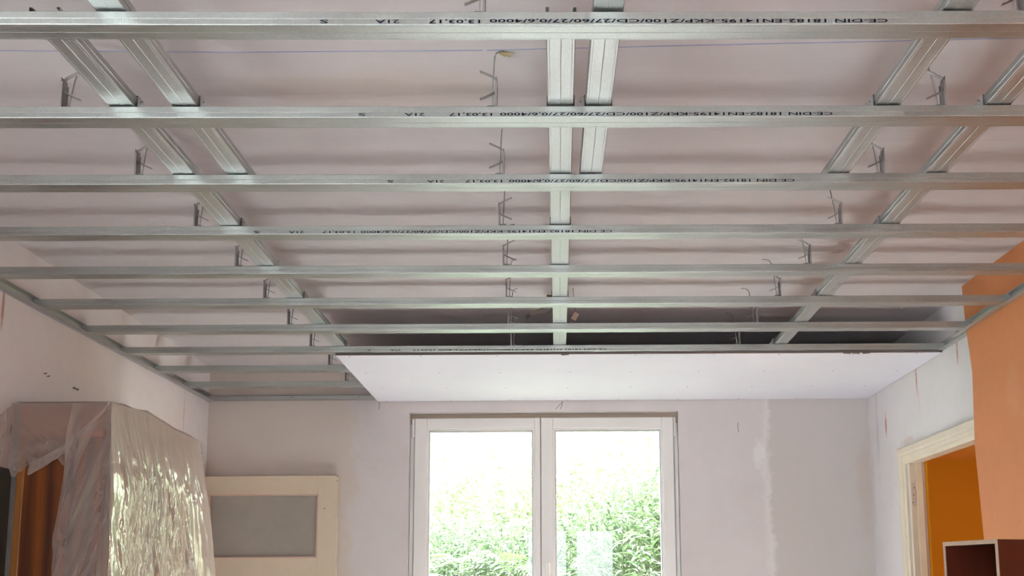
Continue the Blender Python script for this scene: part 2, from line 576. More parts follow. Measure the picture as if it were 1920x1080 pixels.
# ochre paint on the hall side of the shared wall, round the doorway
mb = MB()
mb.box((XR + .0805, 3.4, 0), (XR + .09, DY0, 2.36)).box((XR + .0805, DY1 - .012, 0), (XR + .09, 7.6, 2.36)).box((XR + .0805, DY0, DZ), (XR + .09, DY1 - .012, 2.36))
structure(mb.build('wall_hall', m_ochre))

# ------------------------------------------------------------------ doorway: lining, casing, hinge plate
door = structure(empty('door_1', (XR, (DY0 + DY1) / 2, 0)))


def local(o, parent):
    o.parent = parent
    o.matrix_parent_inverse = parent.matrix_basis.inverted()
    return o


# moulded casing profile: (out from wall, across) pairs
CAS = [(d_ * 1.0, a_ * .74) for d_, a_ in [(0, 0), (.020, 0), (.026, .008), (.027, .045), (.022, .055), (.024, .066), (.024, .088), (.016, .096), (.013, .118), (0, .118)]]
JX0, JX1 = XR + .0, XR + .06
oy, oz = 5.553, 2.128
mb = MB()
# far upright (mitred) and head
up_a, hd = [], []
for d, a in CAS:
    up_a.append((XR - d, oy - a, oz - a))
verts_b = [mb.bm.verts.new((x, y, 0)) for x, y, z in up_a]
verts_t = [mb.bm.verts.new(v_) for v_ in up_a]
near = 4.44
verts_h = [mb.bm.verts.new((x, near, z)) for x, y, z in up_a]
n = len(CAS)
for i in range(n):
    j = (i + 1) % n
    mb.bm.faces.new((verts_b[i], verts_b[j], verts_t[j], verts_t[i]))
    mb.bm.faces.new((verts_t[i], verts_t[j], verts_h[j], verts_h[i]))
mb.bm.faces.new(verts_b); mb.bm.faces.new(verts_h)
local(mb.build('casing', m_cream), door)
mb = MB()
mb.box((JX0 - .002, DY1 - .016, 0), (JX1, DY1 - .0005, DZ), .002).box((JX0 - .002, DY0, DZ - .016), (JX1, DY1, DZ - .0005), .002)
mb.box((JX0 - .002, DY0 + .0005, 0), (JX1, DY0 + .022, DZ - .022), .002)
mb.box((JX0 + .027, DY1 - .026, 0), (JX1 - .002, DY1 - .015, DZ - .015), .001)
local(mb.build('door_frame', m_cream), door)
hp = local(MB().box((JX0 + .001, DY1 - .0185, 1.825), (JX0 + .0235, DY1 - .0155, 1.945), .0008).build('hinge_plate', m_hinge_old), door)
for z in (1.845, 1.883, 1.92):
    s_ = MB().tube([(JX0 + .012 + (z - 1.883) * .12, DY1 - .0187, z), (JX0 + .012 + (z - 1.883) * .12, DY1 - .0175, z)], .0028, 8).build('screw_hole', m_hole)
    s_.parent = hp

# ------------------------------------------------------------------ garden window
win = structure(empty('window_1', ((WX0 + WX1) / 2, 6.17, WZ0)))
wi = Matrix.Translation(win.location).inverted()


def wpart(mb, name, material, parent=None, **k):
    o = mb.build(name, material, **k)
    o.parent = parent or win
    if not parent: o.matrix_parent_inverse = wi
    return o


def ring(mb, x0, x1, z0, z1, w, y0, y1, bev=.003, wb=None):
    mb.box((x0, y0, z0), (x0 + w, y1, z1), bev).box((x1 - w, y0, z0), (x1, y1, z1), bev)
    mb.box((x0 + w - .0004, y0, z1 - w), (x1 - w + .0004, y1, z1), bev).box((x0 + w - .0004, y0, z0), (x1 - w + .0004, y1, z0 + (wb or w)), bev)
    return mb


mb = MB()
mb.box((WX0 + .001, 6.172, WZ0 + .001), (WX0 + .056, 6.245, WZ1 - .001), .003).box((WX1 - .056, 6.172, WZ0 + .001), (WX1 - .001, 6.245, WZ1 - .001), .003)
mb.box((WX0 + .056, 6.172, WZ0 + .001), (WX1 - .056, 6.245, WZ0 + .056), .003)
wpart(mb, 'window_frame', m_upvc)
wpart(MB().box((WX0 + .0012, 6.168, WZ1 - .060), (WX1 - .0012, 6.245, WZ1 - .0012), .002), 'frame_head', m_headshade)
ztop = 2.398


def ring2(mb, x0, x1, z0, z1, wl, wr, wz, y0, y1, bev):
    mb.box((x0, y0, z0), (x0 + wl, y1, z1), bev).box((x1 - wr, y0, z0), (x1, y1, z1), bev)
    mb.box((x0 + wl - .0004, y0 + .0002, z1 - wz), (x1 - wr + .0004, y1, z1), bev).box((x0 + wl - .0004, y0 + .0002, z0), (x1 - wr + .0004, y1, z0 + wz), bev)
    return mb


for s, (x0, x1, wl, wr) in enumerate(((-.807, -.0945, .070, .033), (-.0905, .664, .070, .064))):
    sash = wpart(ring2(MB(), x0, x1, .93, ztop, wl, wr, .062, 6.150, 6.215, .004), 'sash', m_upvc)
    gx0, gx1, gz = x0 + wl - .001, x1 - wr + .001, ztop - .061
    wpart(ring(MB(), gx0, gx1, .991, gz, .010, 6.156, 6.2, .002), 'glazing_bead', m_upvc, sash)
    wpart(ring(MB(), gx0 + .009, gx1 - .009, 1.0, gz - .009, .005, 6.164, 6.2, .0), 'rubber_seal', m_seal, sash)
    wpart(ring(MB(), gx0 + .0135, gx1 - .0135, 1.0045, gz - .0135, .004, 6.171, 6.2, .0), 'glass_spacer', m_spacer, sash)
    wpart(MB().box((gx0 + .005, 6.180, .996), (gx1 - .005, 6.184, gz - .005)), 'glass_pane', m_glass, sash)
    hx = x0 - .010 if s == 0 else x1 + .010
    mb = MB()
    mb.tube([(hx, 6.158, 2.29), (hx, 6.158, 2.335), (hx, 6.158, 2.337), (hx, 6.158, 2.385), (hx, 6.158, 2.388), (hx, 6.158, 2.396)], [.0075, .0075, .0065, .0065, .0075, .006], 10)
    mb.box((hx - .004, 6.16, 2.30), (hx + .004, 6.173, 2.39))
    wpart(mb, 'hinge', m_hinge, sash, smooth=False)
    wpart(MB().box((hx + (.0055 if s == 0 else -.0085), 6.158, .96), (hx + (.0085 if s == 0 else -.0055), 6.1725, 2.385)), 'rebate_seal', m_seal, sash)
    if s == 1:
        mb = MB()
        mb.tube([(-.053, 6.151, 1.53), (-.053, 6.141, 1.53)], .017, 16).tube([(-.053, 6.145, 1.53), (-.053, 6.112, 1.545)], .009, 10)
        mb.tube([(-.053, 6.112, 1.578), (-.053, 6.110, 1.565), (-.053, 6.108, 1.50), (-.053, 6.110, 1.44)], [.007, .013, .0115, .009], 12)
        wpart(mb, 'handle', m_hinge, sash, smooth=True)
wpart(MB().box((-.112, 6.172, .94), (-.072, 6.20, ztop - .01), .001), 'mullion_seal', m_seal)
wpart(MB().box((WX0 + .001, 6.245, WZ0 - .02), (WX1 - .001, 6.44, WZ0 + .005), .003), 'window_sill', m_upvc)

# terrace window mirrored in the garden window, plus unseen side window added for fill
for nm, parts_ in (('window_2', 'T'), ('window_fill', 'S')):
    w2 = structure(empty(nm, (0, 0, 0)))
    mb = MB(); gp = MB()
    if parts_ == 'T':
        ring(mb, TX0, TX1, .0, TZ1, .06, YF - .13, YF - .07)
        for a, b2 in ((TX0 + .06, -.49), (-.49, .17), (.17, TX1 - .06)):
            pass
        for xm in (.17,):
            mb.box((xm - .065, YF - .13, .06), (xm + .065, YF - .07, TZ1 - .06), .003)
        gp.box((TX0 + .05, YF - .102, .05), (TX1 - .05, YF - .098, TZ1 - .05))
    else:
        for a, b2 in (((SW0, SZ0), (SW0 + .06, SZ1)), ((SW1 - .06, SZ0), (SW1, SZ1)), ((.17, SZ0), (.23, SZ1))):
            mb.box((XL - .13, a[0], a[1]), (XL - .07, b2[0], b2[1]), .003)
        mb.box((XL - .13, SW0, SZ0), (XL - .07, SW1, SZ0 + .06), .003).box((XL - .13, SW0, SZ1 - .06), (XL - .07, SW1, SZ1), .003)
        gp.box((XL - .102, SW0 + .05, SZ0 + .05), (XL - .098, SW1 - .05, SZ1 - .05))
    mb.build('window_frame', m_upvc, w2)
    gp.build('glass_pane', m_glass, w2)

# ------------------------------------------------------------------ steel framework of the new ceiling
# half section of the ceiling channel, seen from its end: (across, up), web below, flanges with a bead, lips turned in
R = .0020


def channel_section():
    right = [(.0, .0006), (.0010, .0), (.0225, .0), (.0232, .0003), (.0239, .0), (.0290 - R, 0), (.0290 - .62 * R, .08 * R), (.0290 - .3 * R, .3 * R), (.0290 - .08 * R, .62 * R), (.0290, R),
             (.0288, .0122), (.0302, .0134), (.0302, .0256), (.0297, .0266), (.0286, .0270), (.0235, .0270), (.0232, .0240)]
    return [(-a, b_) for a, b_ in right[:0:-1]] + right


SEC = channel_section()


def channel_mesh(length, sag=0., lift=0., nseg=12, sec=SEC, t=.0007):
    """channel along local X, centred, open upwards; sag lowers the middle"""
    bm = bmesh.new()
    rows = []
    for i in range(nseg + 1):
        u = i / nseg * 2 - 1
        dz = -sag * (1 - u * u) + lift * u
        rows.append([bm.verts.new((u * length / 2, a, b_ + dz)) for a, b_ in sec])
    for A, B in zip(rows, rows[1:]):
        for k in range(len(sec) - 1):
            bm.faces.new((A[k], B[k], B[k + 1], A[k + 1]))
    me = bpy.data.meshes.new('channel')
    bm.to_mesh(me); bm.free()
    return me


def solid(o, t, off=1):
    md = o.modifiers.new('thickness', 'SOLIDIFY')
    md.thickness, md.offset = t, off
    return o


# printed lettering
def text_mesh(s, name):
    cu = bpy.data.curves.new(name, 'FONT')
    cu.body = s
    cu.resolution_u = 2
    cu.offset = .012
    ob = bpy.data.objects.new(name, cu)
    COL.objects.link(ob)
    bpy.context.view_layer.update()
    me = bpy.data.meshes.new_from_object(ob.evaluated_get(bpy.context.evaluated_depsgraph_get()))
    bpy.data.objects.remove(ob)
    return me


PRINT = [('CE-DIN 18182-EN14195-KKP/Z100/CD/27/60/27/0,6/4000', 0, .761), ('13,03,17', .779, .877), ('21A', .932, .978), ('S', 1.067, 1.083)]


def lettering():
    """upside-down print on the near flange, local origin at the first letter, one mesh per printed string"""
    out_ = []
    for s, a, b_ in PRINT:
        bm = bmesh.new()
        me = text_mesh(s, 'print')
        xs = [v_.co.x for v_ in me.vertices]
        x0, x1 = min(xs), max(xs)
        k = (b_ - a) / (x1 - x0)
        H = .0070 / .70
        vs = [bm.verts.new((-(a + (v_.co.x - x0) * k), 0, -(v_.co.y - .35) * H)) for v_ in me.vertices]
        for p_ in me.polygons:
            try:
                bm.faces.new([vs[i] for i in p_.vertices])
            except ValueError:
                pass
        me = bpy.data.meshes.new('printed_lettering')
        bm.to_mesh(me); bm.free()
        me.materials.append(m_ink)
        out_.append(me)
    return out_


LET = lettering()
ORD = ['nearest', 'second', 'third', 'fourth', 'fifth', 'sixth', 'seventh', 'eighth', 'ninth', 'tenth']
CE = {0: .638, 1: .636, 2: .638, 3: .172, 7: .228}
S0, DY = 1.936, .415
SAG = [.0045, .003, .002, .0015, .001, .0005, .0005, .0005, .0005, .0005]
for k in range(10):
    y = S0 + DY * k + .03
    xr = XO - .004 if k <= 6 else XR - .004
    x0 = XL + .004
    ln = xr - x0
    cx = (x0 + xr) / 2
    lab = f'long galvanised steel channel across the room, {ORD[k]} from the camera'
    if k == 7:
        lab = 'galvanised cross channel at the front edge of the white plasterboard, eighth from the camera'
    elif k > 7:
        lab = f'galvanised cross channel running onto the back of the plasterboard, {ORD[k]} from the camera'
    elif k in CE:
        lab += ', printed with upside-down black lettering'
    o = link_mesh('furring_channel', channel_mesh(ln, SAG[k] + (.0035 if k == 0 else 0)), m_zinc, None, (cx, y, FR + (.0035 if k == 0 else 0)))
    tag(solid(o, .0006), lab, 'metal channel', 'cross channels of the ceiling frame')
    if k in CE:
        for q, lm in enumerate(LET):
            if q == 2 and k == 7: pass
            sg_ = -(SAG[k] + (.0035 if k == 0 else 0)) * (1 - ((CE[k] - cx - PRINT[q][1]) / (ln / 2)) ** 2)
            link_mesh('printed_lettering', lm, None, o, (CE[k] - cx, -.0298, .0070 + sg_))

# main channels, resting on the cross channels
MAIN = [(-.984, -.984, 1.975, 6.04, 'long galvanised main channel on the left, running from the camera side to the window wall'),
        (.013, .017, 1.975, 6.04, 'bright long main channel down the middle of the ceiling frame'),
        (1.020, 1.024, 1.975, 6.04, 'long main channel on the right, ending above the orange wall side'),
        (-.842, -.842, .95, 2.845, 'short lapping main channel just right of the long left one'),
        (.113, .095, .95, 2.845, 'short lapping main channel beside the bright middle one, slightly askew'),
        (.795, .756, .95, 2.850, 'short lapping main channel left of the long right one')]
for xa, xb, ya, yb, lab in MAIN:
    ln = yb - ya
    rz = math.atan2(yb - ya, xb - xa)
    o = link_mesh('main_channel', channel_mesh(ln, 0, 0, 3), m_zinc2, None, ((xa + xb) / 2, (ya + yb) / 2, FR + .0274), (0, 0, rz))
    tag(solid(o, .0006), lab, 'metal channel', 'main channels of the ceiling frame')

# perimeter channels: U lying on its side, open towards the room
PER = [(.027, .0), (.0, .0), (.0, .028), (.027, .028)]
PER = [(.0270, .0006), (.0262, .0), (.0190, .0), (.0180, .0006), (.0170, .0), (.0012, 0), (0, .0012), (0, .0268), (.0012, .028), (.0262, .028), (.0270, .0274)]


def perimeter(x, y0, y1, side, lab):
    sec = [(a * 1.0, b_ - .0008) for a, b_ in PER]
    me = channel_mesh(y1 - y0, 0, 0, 2, sec)
    o = link_mesh('perimeter_channel', me, m_edge, None, (x, (y0 + y1) / 2, FR - .0008), (0, 0, -pi / 2 if side > 0 else pi / 2))
    tag(solid(o, .0006, 0), lab, 'metal channel', 'wall channels of the ceiling frame')
    return o


perimeter(XL + .0008, 1.0, 6.105, 1, 'galvanised wall channel along the left white wall, with a blue chalk line below')
perimeter(XO - .0008, 1.0, 4.60, -1, 'galvanised wall channel along the orange wall')
perimeter(XR - .0008, 4.40, 6.105, -1, 'short galvanised wall channel above the right white wall and doorway')
sec = [(-a, b_ - .0008) for a, b_ in PER]
o = link_mesh('perimeter_channel', channel_mesh(XR - XL - .06, 0, 0, 2, sec), m_edge, None, ((XL + XR) / 2, YB - .0012, FR - .0008))
tag(solid(o, .0006, 0), 'galvanised wall channel across the window wall, seen left of the plasterboard', 'metal channel', 'wall channels of the ceiling frame')
for x in (-1.49, -1.115):
    MB().tube([(x - (XL + XR) / 2, -.0275, .0135), (x - (XL + XR) / 2, -.0310, .0135)], .0035, 8).build('screw', m_clip, o)

# cross connectors that tie main channel and cross channel
def connector_meshes():
    a = MB()
    for s in (-1, 1):
        a.box((s * .0312 - .0008, -.017, -.001), (s * .0312 + .0008, .017, .0290))
    a.box((-.0320, -.017, .0275), (.0320, .017, .0288))
    b_ = []
    for s in (-1, 1):
        w = MB()
        w.prism([(s * .0318, -.002), (s * .050, -.002), (s * .050, .006), (s * .046, .011), (s * .041, .015), (s * .039, .024), (s * .0318, .028)], 'Y', -.0178, -.0164)
        b_.append(w.mesh('ear'))
    h = MB().tube([(.040, -.0182, .012), (.040, -.0176, .012)], .0016, 8).mesh('hole')
    return a.mesh('saddle'), b_, h


CS, CE_, CH = connector_meshes()
names_main = ['long left main channel', 'middle main channel', 'long right main channel']
for i, (xa, xb, ya, yb, _l) in enumerate(MAIN):
    ks = (1, 3, 5, 7) if i < 3 else (1,)
    for k in ks:
        y = S0 + DY * k + .03
        x = xa + (xb - xa) * (y - ya) / (yb - ya)
        e = empty('cross_connector', (x, y, FR + .0275))
        if i < 3:
            lab = f'small steel cross clip where the {names_main[i]} meets the {ORD[k]} cross channel'
        else:
            lab = f'small steel cross clip on the short {["left", "middle", "right"][i - 3]} main channel at the second cross channel'
        tag(e, lab, 'clip', 'clips tying the two layers of channel')
        link_mesh('saddle', CS, m_saddle, e)
        if i in (0, 3):
            link_mesh('ear', CE_[1], m_clip, e)
            link_mesh('rivet_hole', CH, m_hole, e)
        elif i != 1:
            link_mesh('ear', CE_[0], m_clip, e)
            link_mesh('rivet_hole', CH, m_hole, e, (-.080, 0, 0))

# spring hangers
def hanger_meshes(s):
    """s = +1: springs point to +X, the plate stands on the -X side of the rod"""
    px = -s * .0125
    plate = MB()
    plate.box((px - .0008, -.0155, -.006), (px + .0008, .0155, .076))
    for side in (-1, 1):
        plate.box((px - .0007, side * .0155 - .0006, -.006), (px + s * .004, side * .0155 + .0006, .066))
    rings = []
    for z in (.053, .067):
        rings.append(MB().tube([(px - .0018, 0, z), (px + .0018, 0, z)], .0032, 10).mesh('rivet'))
    springs = []
    for z0, sg in ((.076, 1), (.047, -1)):
        sp_ = MB()
        sp_.strip([(px, z0 - sg * .006), (px + s * .001, z0 - sg * .001), (px + s * .006, z0 + sg * .0035), (px + s * .018, z0 + sg * .010), (px + s * .034, z0 + sg * .0175), (px + s * .040, z0 + sg * .0195)], .0120, .0013)
        springs.append(sp_.mesh('spring'))
    br = MB()
    br.strip([(-.013, -.010), (-.013, .004), (-.010, .0085), (-.004, .0105), (.004, .0105), (.010, .0085), (.013, .004), (.013, -.010)], .012, .0014)
    br.box((-.010, -.025, -.012), (.010, .025, -.009))
    return plate.mesh('plate'), rings, springs, br.mesh('bracket')


HM = {s: hanger_meshes(s) for s in (-1, 1)}


def hanger(x, k, s, anchor, hook, lab, grp):
    y = S0 + DY * k + .03
    zb = FR + .027
    e = empty('suspension_hanger', (x, y, zb))
    tag(e, lab, 'hanger', grp)
    plate, rings, springs, br = HM[s]
    p_ = link_mesh('perforated_plate', plate, m_clip, e)
    for r_ in rings:
        link_mesh('rivet', r_, m_clip, p_)
    for sp_ in springs:
        link_mesh('spring_tongue', sp_, m_clip, e)
    link_mesh('channel_bracket', br, m_wire, e)
    ax, ay = anchor
    h = HC - zb
    mb = MB()
    mb.tube([(0, 0, -.004), (ax * .35, ay * .35, h * .45), (ax * .8, ay * .8, h - .022), (ax * .9 + hook * .15, ay * .95, h - .009), (ax + hook * .5, ay, h - .004), (ax + hook, ay, h - .0035)], .0019, 7)
    mb.build('rod', m_wire, e, smooth=True)
    return e


rnd = random.Random(3)
ZERO = 'spring hangers holding up the frame'
for k in range(1, 10):
    hanger([0, -1.117, -1.106, -1.086, -1.082, -1.096, -1.107, -1.107, -1.109, -1.107][k], k, 1, (.008, .05), .02,
           f'spring hanger on the {ORD[k]} cross channel, left of the long left main channel', 'hangers in the left row')
for k in range(0, 9):
    x = [-.146, -.146, -.150, -.161, -.169, -.178, -.189, -.195, -.2][k]
    if k == 8: continue
    hanger(x, k, -1 if k < 3 else 1, (.006, .042), .018 if k < 3 else .02,
           f'wire and spring hanger on the {ORD[k]} cross channel, left of the middle main channel', 'hangers in the middle row')
for k in range(0, 8):
    x = [.90, .892, .873, .866, .866, .846, .832, .828][k]
    hanger(x, k, -1, (-.012, .052), -.03, f'spring hanger on the {ORD[k]} cross channel, left of the long right main channel', 'hangers in the right row')

# dowel plug with loose fibres at the hook of the second middle hanger
mb = MB()
for a, b_ in (((0, 0, 0), (.03, .004, -.003)), ((-.004, .003, -.002), (.034, -.006, -.008)), ((.004, -.002, 0), (.022, .012, -.010)), ((-.006, 0, -.004), (.026, .002, -.012))):
    mb.tube([a, ((a[0] + b_[0]) / 2, (a[1] + b_[1]) / 2 + .003, (a[2] + b_[2]) / 2 - .002), b_], [.0022, .003, .0008], 6)
o = mb.build('dowel_fibres', m_dowel, loc=(-.128, 2.425, HC - .001))
tag(o, 'tuft of loose fibres at the ceiling hook of the middle hanger behind the nearest channel', 'debris')

# cable ends hanging from the old lamp point
mb = MB()
mb.tube([(0, 0, 0), (.008, -.012, -.006), (-.020, -.02, -.012), (-.034, -.016, -.010)], .0045, 8)
mb.tube([(0, 0, 0), (.018, -.008, -.012), (.020, -.01, -.026), (.008, -.012, -.030), (.002, -.010, -.018)], .003, 8)
o = mb.build('cable_stub', m_rustwire, smooth=True, loc=(-.005, 4.60, HC - .001))
tag(o, 'curled brown cable stub sticking out of the old ceiling beside the middle channel', 'cable')

cab = empty('lamp_cable', (-.03, 4.62, HC))
tag(cab, 'two loose lamp wires hanging with a black terminal block, left of the middle channel', 'cable')
cx_, cy_, cz_ = -.115, 4.50, 2.585
for m_, pts in ((m_yel, [(0, 0, 0), (-.012, -.03, -.04), (-.028, -.08, -.078), (-.060, -.11, -.098), (-.078, -.12, -.115)]),
                (m_gry, [(.004, 0, 0), (.014, -.03, -.045), (.012, -.08, -.088), (-.020, -.11, -.110), (-.050, -.12, -.112), (-.076, -.12, -.122)])):
    MB().tube(pts, .0020, 7).build('wire', m_, cab, smooth=True)
mb = MB()
mb.box((-.011, -.006, -.008), (.011, .006, .008), .001)
tb = mb.build('terminal_block', m_blk, cab, loc=(-.086, -.12, -.124), rot=(0, radians(-30), 0))
for s in (-.0055, .0055):
    MB().tube([(s, -.0062, 0), (s, -.0052, 0)], .0025, 8).build('screw', m_wire, tb)
mb = MB()
mb.box((-.011, -.002, -.017), (.011, .002, .017), .001).box((-.002, -.0035, -.016), (.001, -.0018, .016), .0005)
o = mb.build('cable_plate', m_tag, loc=(.080, 4.47, 2.566), rot=(0, radians(28), 0))
tag(o, 'small beige ribbed plate hanging behind the middle main channel', 'cable plate')
MB().tube([(0, 0, .016), (-.004, .02, .06), (-.008, .03, .131)], .0012, 6).build('string', m_gry, o, rot=(0, radians(-28), 0))

# plasterboard
mb = MB()
mb.prism([(-1.003, 4.871), (XR - .004, 4.871), (XR - .004, 6.104), (-1.013, 6.104)], 'Z', FR - .0105, FR - .0010)
board = mb.build('plasterboard_sheet', m_board)
tag(board, 'large white plasterboard sheet screwed under the frame in front of the window', 'plasterboard')
MB().box((-1.004, 4.8697, FR - .0100), (XR - .004, 4.8710, FR - .0015)).build('cut_edge', m_core, board)
sm = MB().tube([(0, 0, 0), (0, 0, .0008)], .0034, 8).mesh('screw')
for i in range(9):
    for yy in (4.895, 5.286, 5.701, 6.085):
        x = -.93 + i * .325 + rnd.uniform(-.03, .03)
        link_mesh('screw', sm, m_hole if i % 3 == 0 else m_clip, board, (x, yy + rnd.uniform(-.006, .006), FR - .0111))
# torn paper and glue crumbs on the front edge
for x in (.04, 1.33, 1.37, 1.42):
    MB().box((-.018, -.002, -.004), (.018, .003, .003), .0015).build('torn_paper', m_core, board, loc=(x, 4.869, FR - .0105), rot=(0, rnd.uniform(-.1, .1), 0))

# ------------------------------------------------------------------ nails and hooks in the left wall
nl = empty('wall_nail', (XL, 4.149, 2.262))
tag(nl, 'pair of short rusty nails in the left wall above the wardrobe corner', 'nail')
for q, z in ((-.014, .004), (.012, -.002)):
    MB().tube([(0, q, z), (.010, q, z + .001)], .0018, 7).tube([(.009, q, z + .001), (.0105, q, z + .001)], .0034, 8).build('nail', m_rustwire, nl)
hk = MB()
hk.tube([(0, -.018, 0), (.006, -.018, 0)], .0036, 8).tube([(0, .018, 0), (.006, .018, 0)], .0036, 8).tube([(.004, -.018, 0), (.004, .018, 0)], .0022, 7)
tag(hk.build('wall_staple', m_gry, loc=(XL, 4.412, 2.258)), 'small dark metal staple in the left wall above the plastic sheet', 'staple')

# ------------------------------------------------------------------ wardrobe under the sheet
WN, WF, WT = 3.92, 4.86, 2.105
wa, wb = -1.938, -1.62
ward = empty('wardrobe', ((wa + wb) / 2, (WN + WF) / 2, 0))
tag(ward, 'tall rustic oak wardrobe half hidden under a plastic sheet against the left wall', 'wardrobe')
wi2 = Matrix.Translation(ward.location).inverted()


def wd(mb, name, m_, parent=None):
    o = mb.build(name, m_)
    o.parent = parent or ward
    if not parent: o.matrix_parent_inverse = wi2
    return o


wd(MB().box((wa + .028, WN + .006, .08), (wb - .018, WN + .026, WT - .115)), 'side_panel', m_oak)
wd(MB().box((wa, WN, 0), (wa + .028, WN + .04, WT - .02), .003), 'corner_post', m_oakedge)
wd(MB().box((wa + .028, WN + .002, WT - .118), (wb - .018, WN + .03, WT - .02), .003), 'cornice', m_oaktop)
wd(MB().box((wa - .006, WN - .006, WT - .02), (wb + .008, WF, WT), .004), 'top_panel', m_oaktop)
wd(MB().box((wa + .005, WF - .02, .08), (wb - .018, WF, WT - .02)), 'side_panel', m_oak)
wd(MB().box((wa, WN + .026, .08), (wa + .008, WF - .02, WT - .02)), 'back_panel', m_oak)
wd(MB().box((wa + .01, WN + .02, 0), (wb - .04, WF - .02, .08)), 'plinth', m_oak)
for q in range(2):
    y0_, y1_ = WN + .012 + q * .462, WN + .012 + q * .462 + .456
    d_ = wd(MB().box((wb - .018, y0_, .09), (wb, y1_, WT - .03), .002), 'door', m_oak)
    wd(MB().box((wb - .002, y0_ + .06, .16), (wb + .004, y1_ - .06, WT - .12), .006), 'door_panel', m_oakedge, d_)
    yk = y1_ - .03 if q == 0 else y0_ + .03
    wd(MB().tube([(wb, yk, 1.05), (wb + .022, yk, 1.05), (wb + .026, yk, 1.05)], [.006, .009, .012], 10), 'knob', m_clip, d_)

tag(MB().box((XL + .002, 3.42, 0), (XL + .020, 3.905, 1.872), .002).build('standin_board', m_standin), 'dark grey-green stand-in board for an unidentified dark strip beside the oak wardrobe post', 'board')  # board added to stand in for an unidentified dark strip

# draped polythene: one continuous grid over near side, top and front, folded round the corners
def fold(x, z, sx, sz, seed, sharp=1.0):
    n_ = noise.noise(Vector((x * sx, z * sz, seed)))
    return (1 - abs(n_) * 2) * sharp


bm = bmesh.new()
crk = bm.verts.layers.float.new('crinkle')


def grid(fn, nu, nv, keep=lambda u, v_: True, cr=lambda u, v_: .06):
    vs = {}
    for i in range(nu + 1):
        for j in range(nv + 1):
            vs[i, j] = bm.verts.new(fn(i / nu, j / nv))
            vs[i, j][crk] = cr(i / nu, j / nv)
    for i in range(nu):
        for j in range(nv):
            if keep((i + .5) / nu, (j + .5) / nv):
                bm.faces.new((vs[i, j], vs[i + 1, j], vs[i + 1, j + 1], vs[i, j + 1]))


ZT = WT + .010


def top_z(s):
    """height of the front edge of the sheet along the front, s = 0 at the near corner, 1 at the far one"""
    return ZT + .018 * sin(pi * min(1, s * 1.4)) ** 2 - .012 * s


def corner(d):
    return Vector((wb + .016 + .020 * min(1, d * 2), WN - .022 - .010 * min(1, d * 4), ZT - d))


def front(u, v_):     # long side facing the room; u along Y, v down
    y = WN - .012 + u * (WF - WN + .04)
    z0 = top_z(u)
    z = z0 - v_ * 1.95
    d = z0 - z
    bulge = .012 + .020 * min(1, d * 3) + .10 * (u ** 2.2) * (d ** 1.1) + .02 * d
    w = .011 * fold(y * 1.0, z, 11, 1.6, 1) + .0065 * fold(y + z * .30, z, 26, 4.5, 4) + .0022 * fold(y - z * .2, z, 55, 14, 9)
    w *= min(1, max(.08, d * 5 - .3)) * (1 - .8 * max(0, (u - .8) / .2))
    p_ = Vector((wb + bulge + w, y + .05 * d * u + .010 * noise.noise(Vector((y * 5, z * 3, 2))), z))
    return p_.lerp(corner(v_ * 1.95), max(0, 1 - u / .05) ** 1.5)


def near_low(s):
    """how far the sheet hangs down the near side, s = 0 wall side, 1 front corner"""
    pts = [(0, .26), (.06, .27), (.14, .235), (.25, .225), (.36, .205), (.44, .190), (.50, .215), (.56, .225), (.59, .24), (.60, 1.9), (1, 1.9)]
    for (a, p_), (b_, q) in zip(pts, pts[1:]):
        if a <= s <= b_:
            return p_ + (q - p_) * (s - a) / max(1e-6, b_ - a)
    return 1.9


def side_valance(u, v_):
    s = u * .74 - .04
    dl = near_low(max(0, s)) + .006 * sin(s * 60)
    if s > .56: dl = .225 - .05 * (s - .56) / .14
    d = v_ * dl
    x = wa - .012 + s * (wb - wa + .024)
    roll = .022 * max(0, v_ - .72) / .28
    y = WN - .012 - .008 * min(1, d * 9) - .012 * fold(x - d * 1.1, d, 12, 5, 5) * min(1, d * 8) - .012 * sin(pi * max(0, (v_ - .7) / .3))
    return (x, y + roll * .3, ZT - d - .003)


def flap(u, v_):      # the long flap by the front corner, its free edge swinging towards the wall lower down
    d = v_ * 1.95
    s0 = .575 - .055 * min(1, max(0, d - .22) * 3.5)
    s = s0 + u * (1.0 - s0)
    x = wa - .012 + s * (wb - wa + .036) + .02 * min(1, d) * u
    crease = .034 * fold(x - wb + d * .34, d, 11, .9, 12) + .007 * fold(x + d * .4, d, 30, 3.0, 15)
    edge = .016 * sin(pi * max(0, 1 - u * 4)) if u < .25 else 0
    y = WN - .012 - .014 * min(1, d * 9) - (crease + edge) * min(1, d * 5) * (1 - u ** 6)
    return Vector((x, y, ZT - d - .003 * (1 - u))).lerp(corner(d), max(0, (u - .8) / .2) ** 1.5)


def top(u, v_):       # u from wall to front, v along Y
    x = wa - .014 + u * (wb - wa + .030)
    y = WN - .022 + v_ * (WF - WN + .050)
    z = ZT + (top_z(v_) - ZT) * u + .010 * fold(x, y, 9, 4, 20) * min(1, v_ * 8) * min(1, (1 - v_) * 8)
    return (x, y, z)


def far_side(u, v_):
    x = wb + .02 - u * (wb - wa)
    d = v_ * 1.9
    return (x + .10 * (d ** 1.1) * (1 - u) * .9, WF + .035 + .05 * d + .012 * fold(x, d, 20, 3, 31), ZT - .012 - d)


grid(front, 110, 170, cr=lambda u, v_: .14 + .66 * min(1, max(0, (u - .06) / .12)) * min(1, max(0, (.84 - u) / .12)) * min(1, max(0, v_ * 1.95 - .07 - .22 * u) / .14))
grid(side_valance, 60, 26)
grid(flap, 44, 170)
grid(top, 24, 40)
grid(far_side, 16, 60)


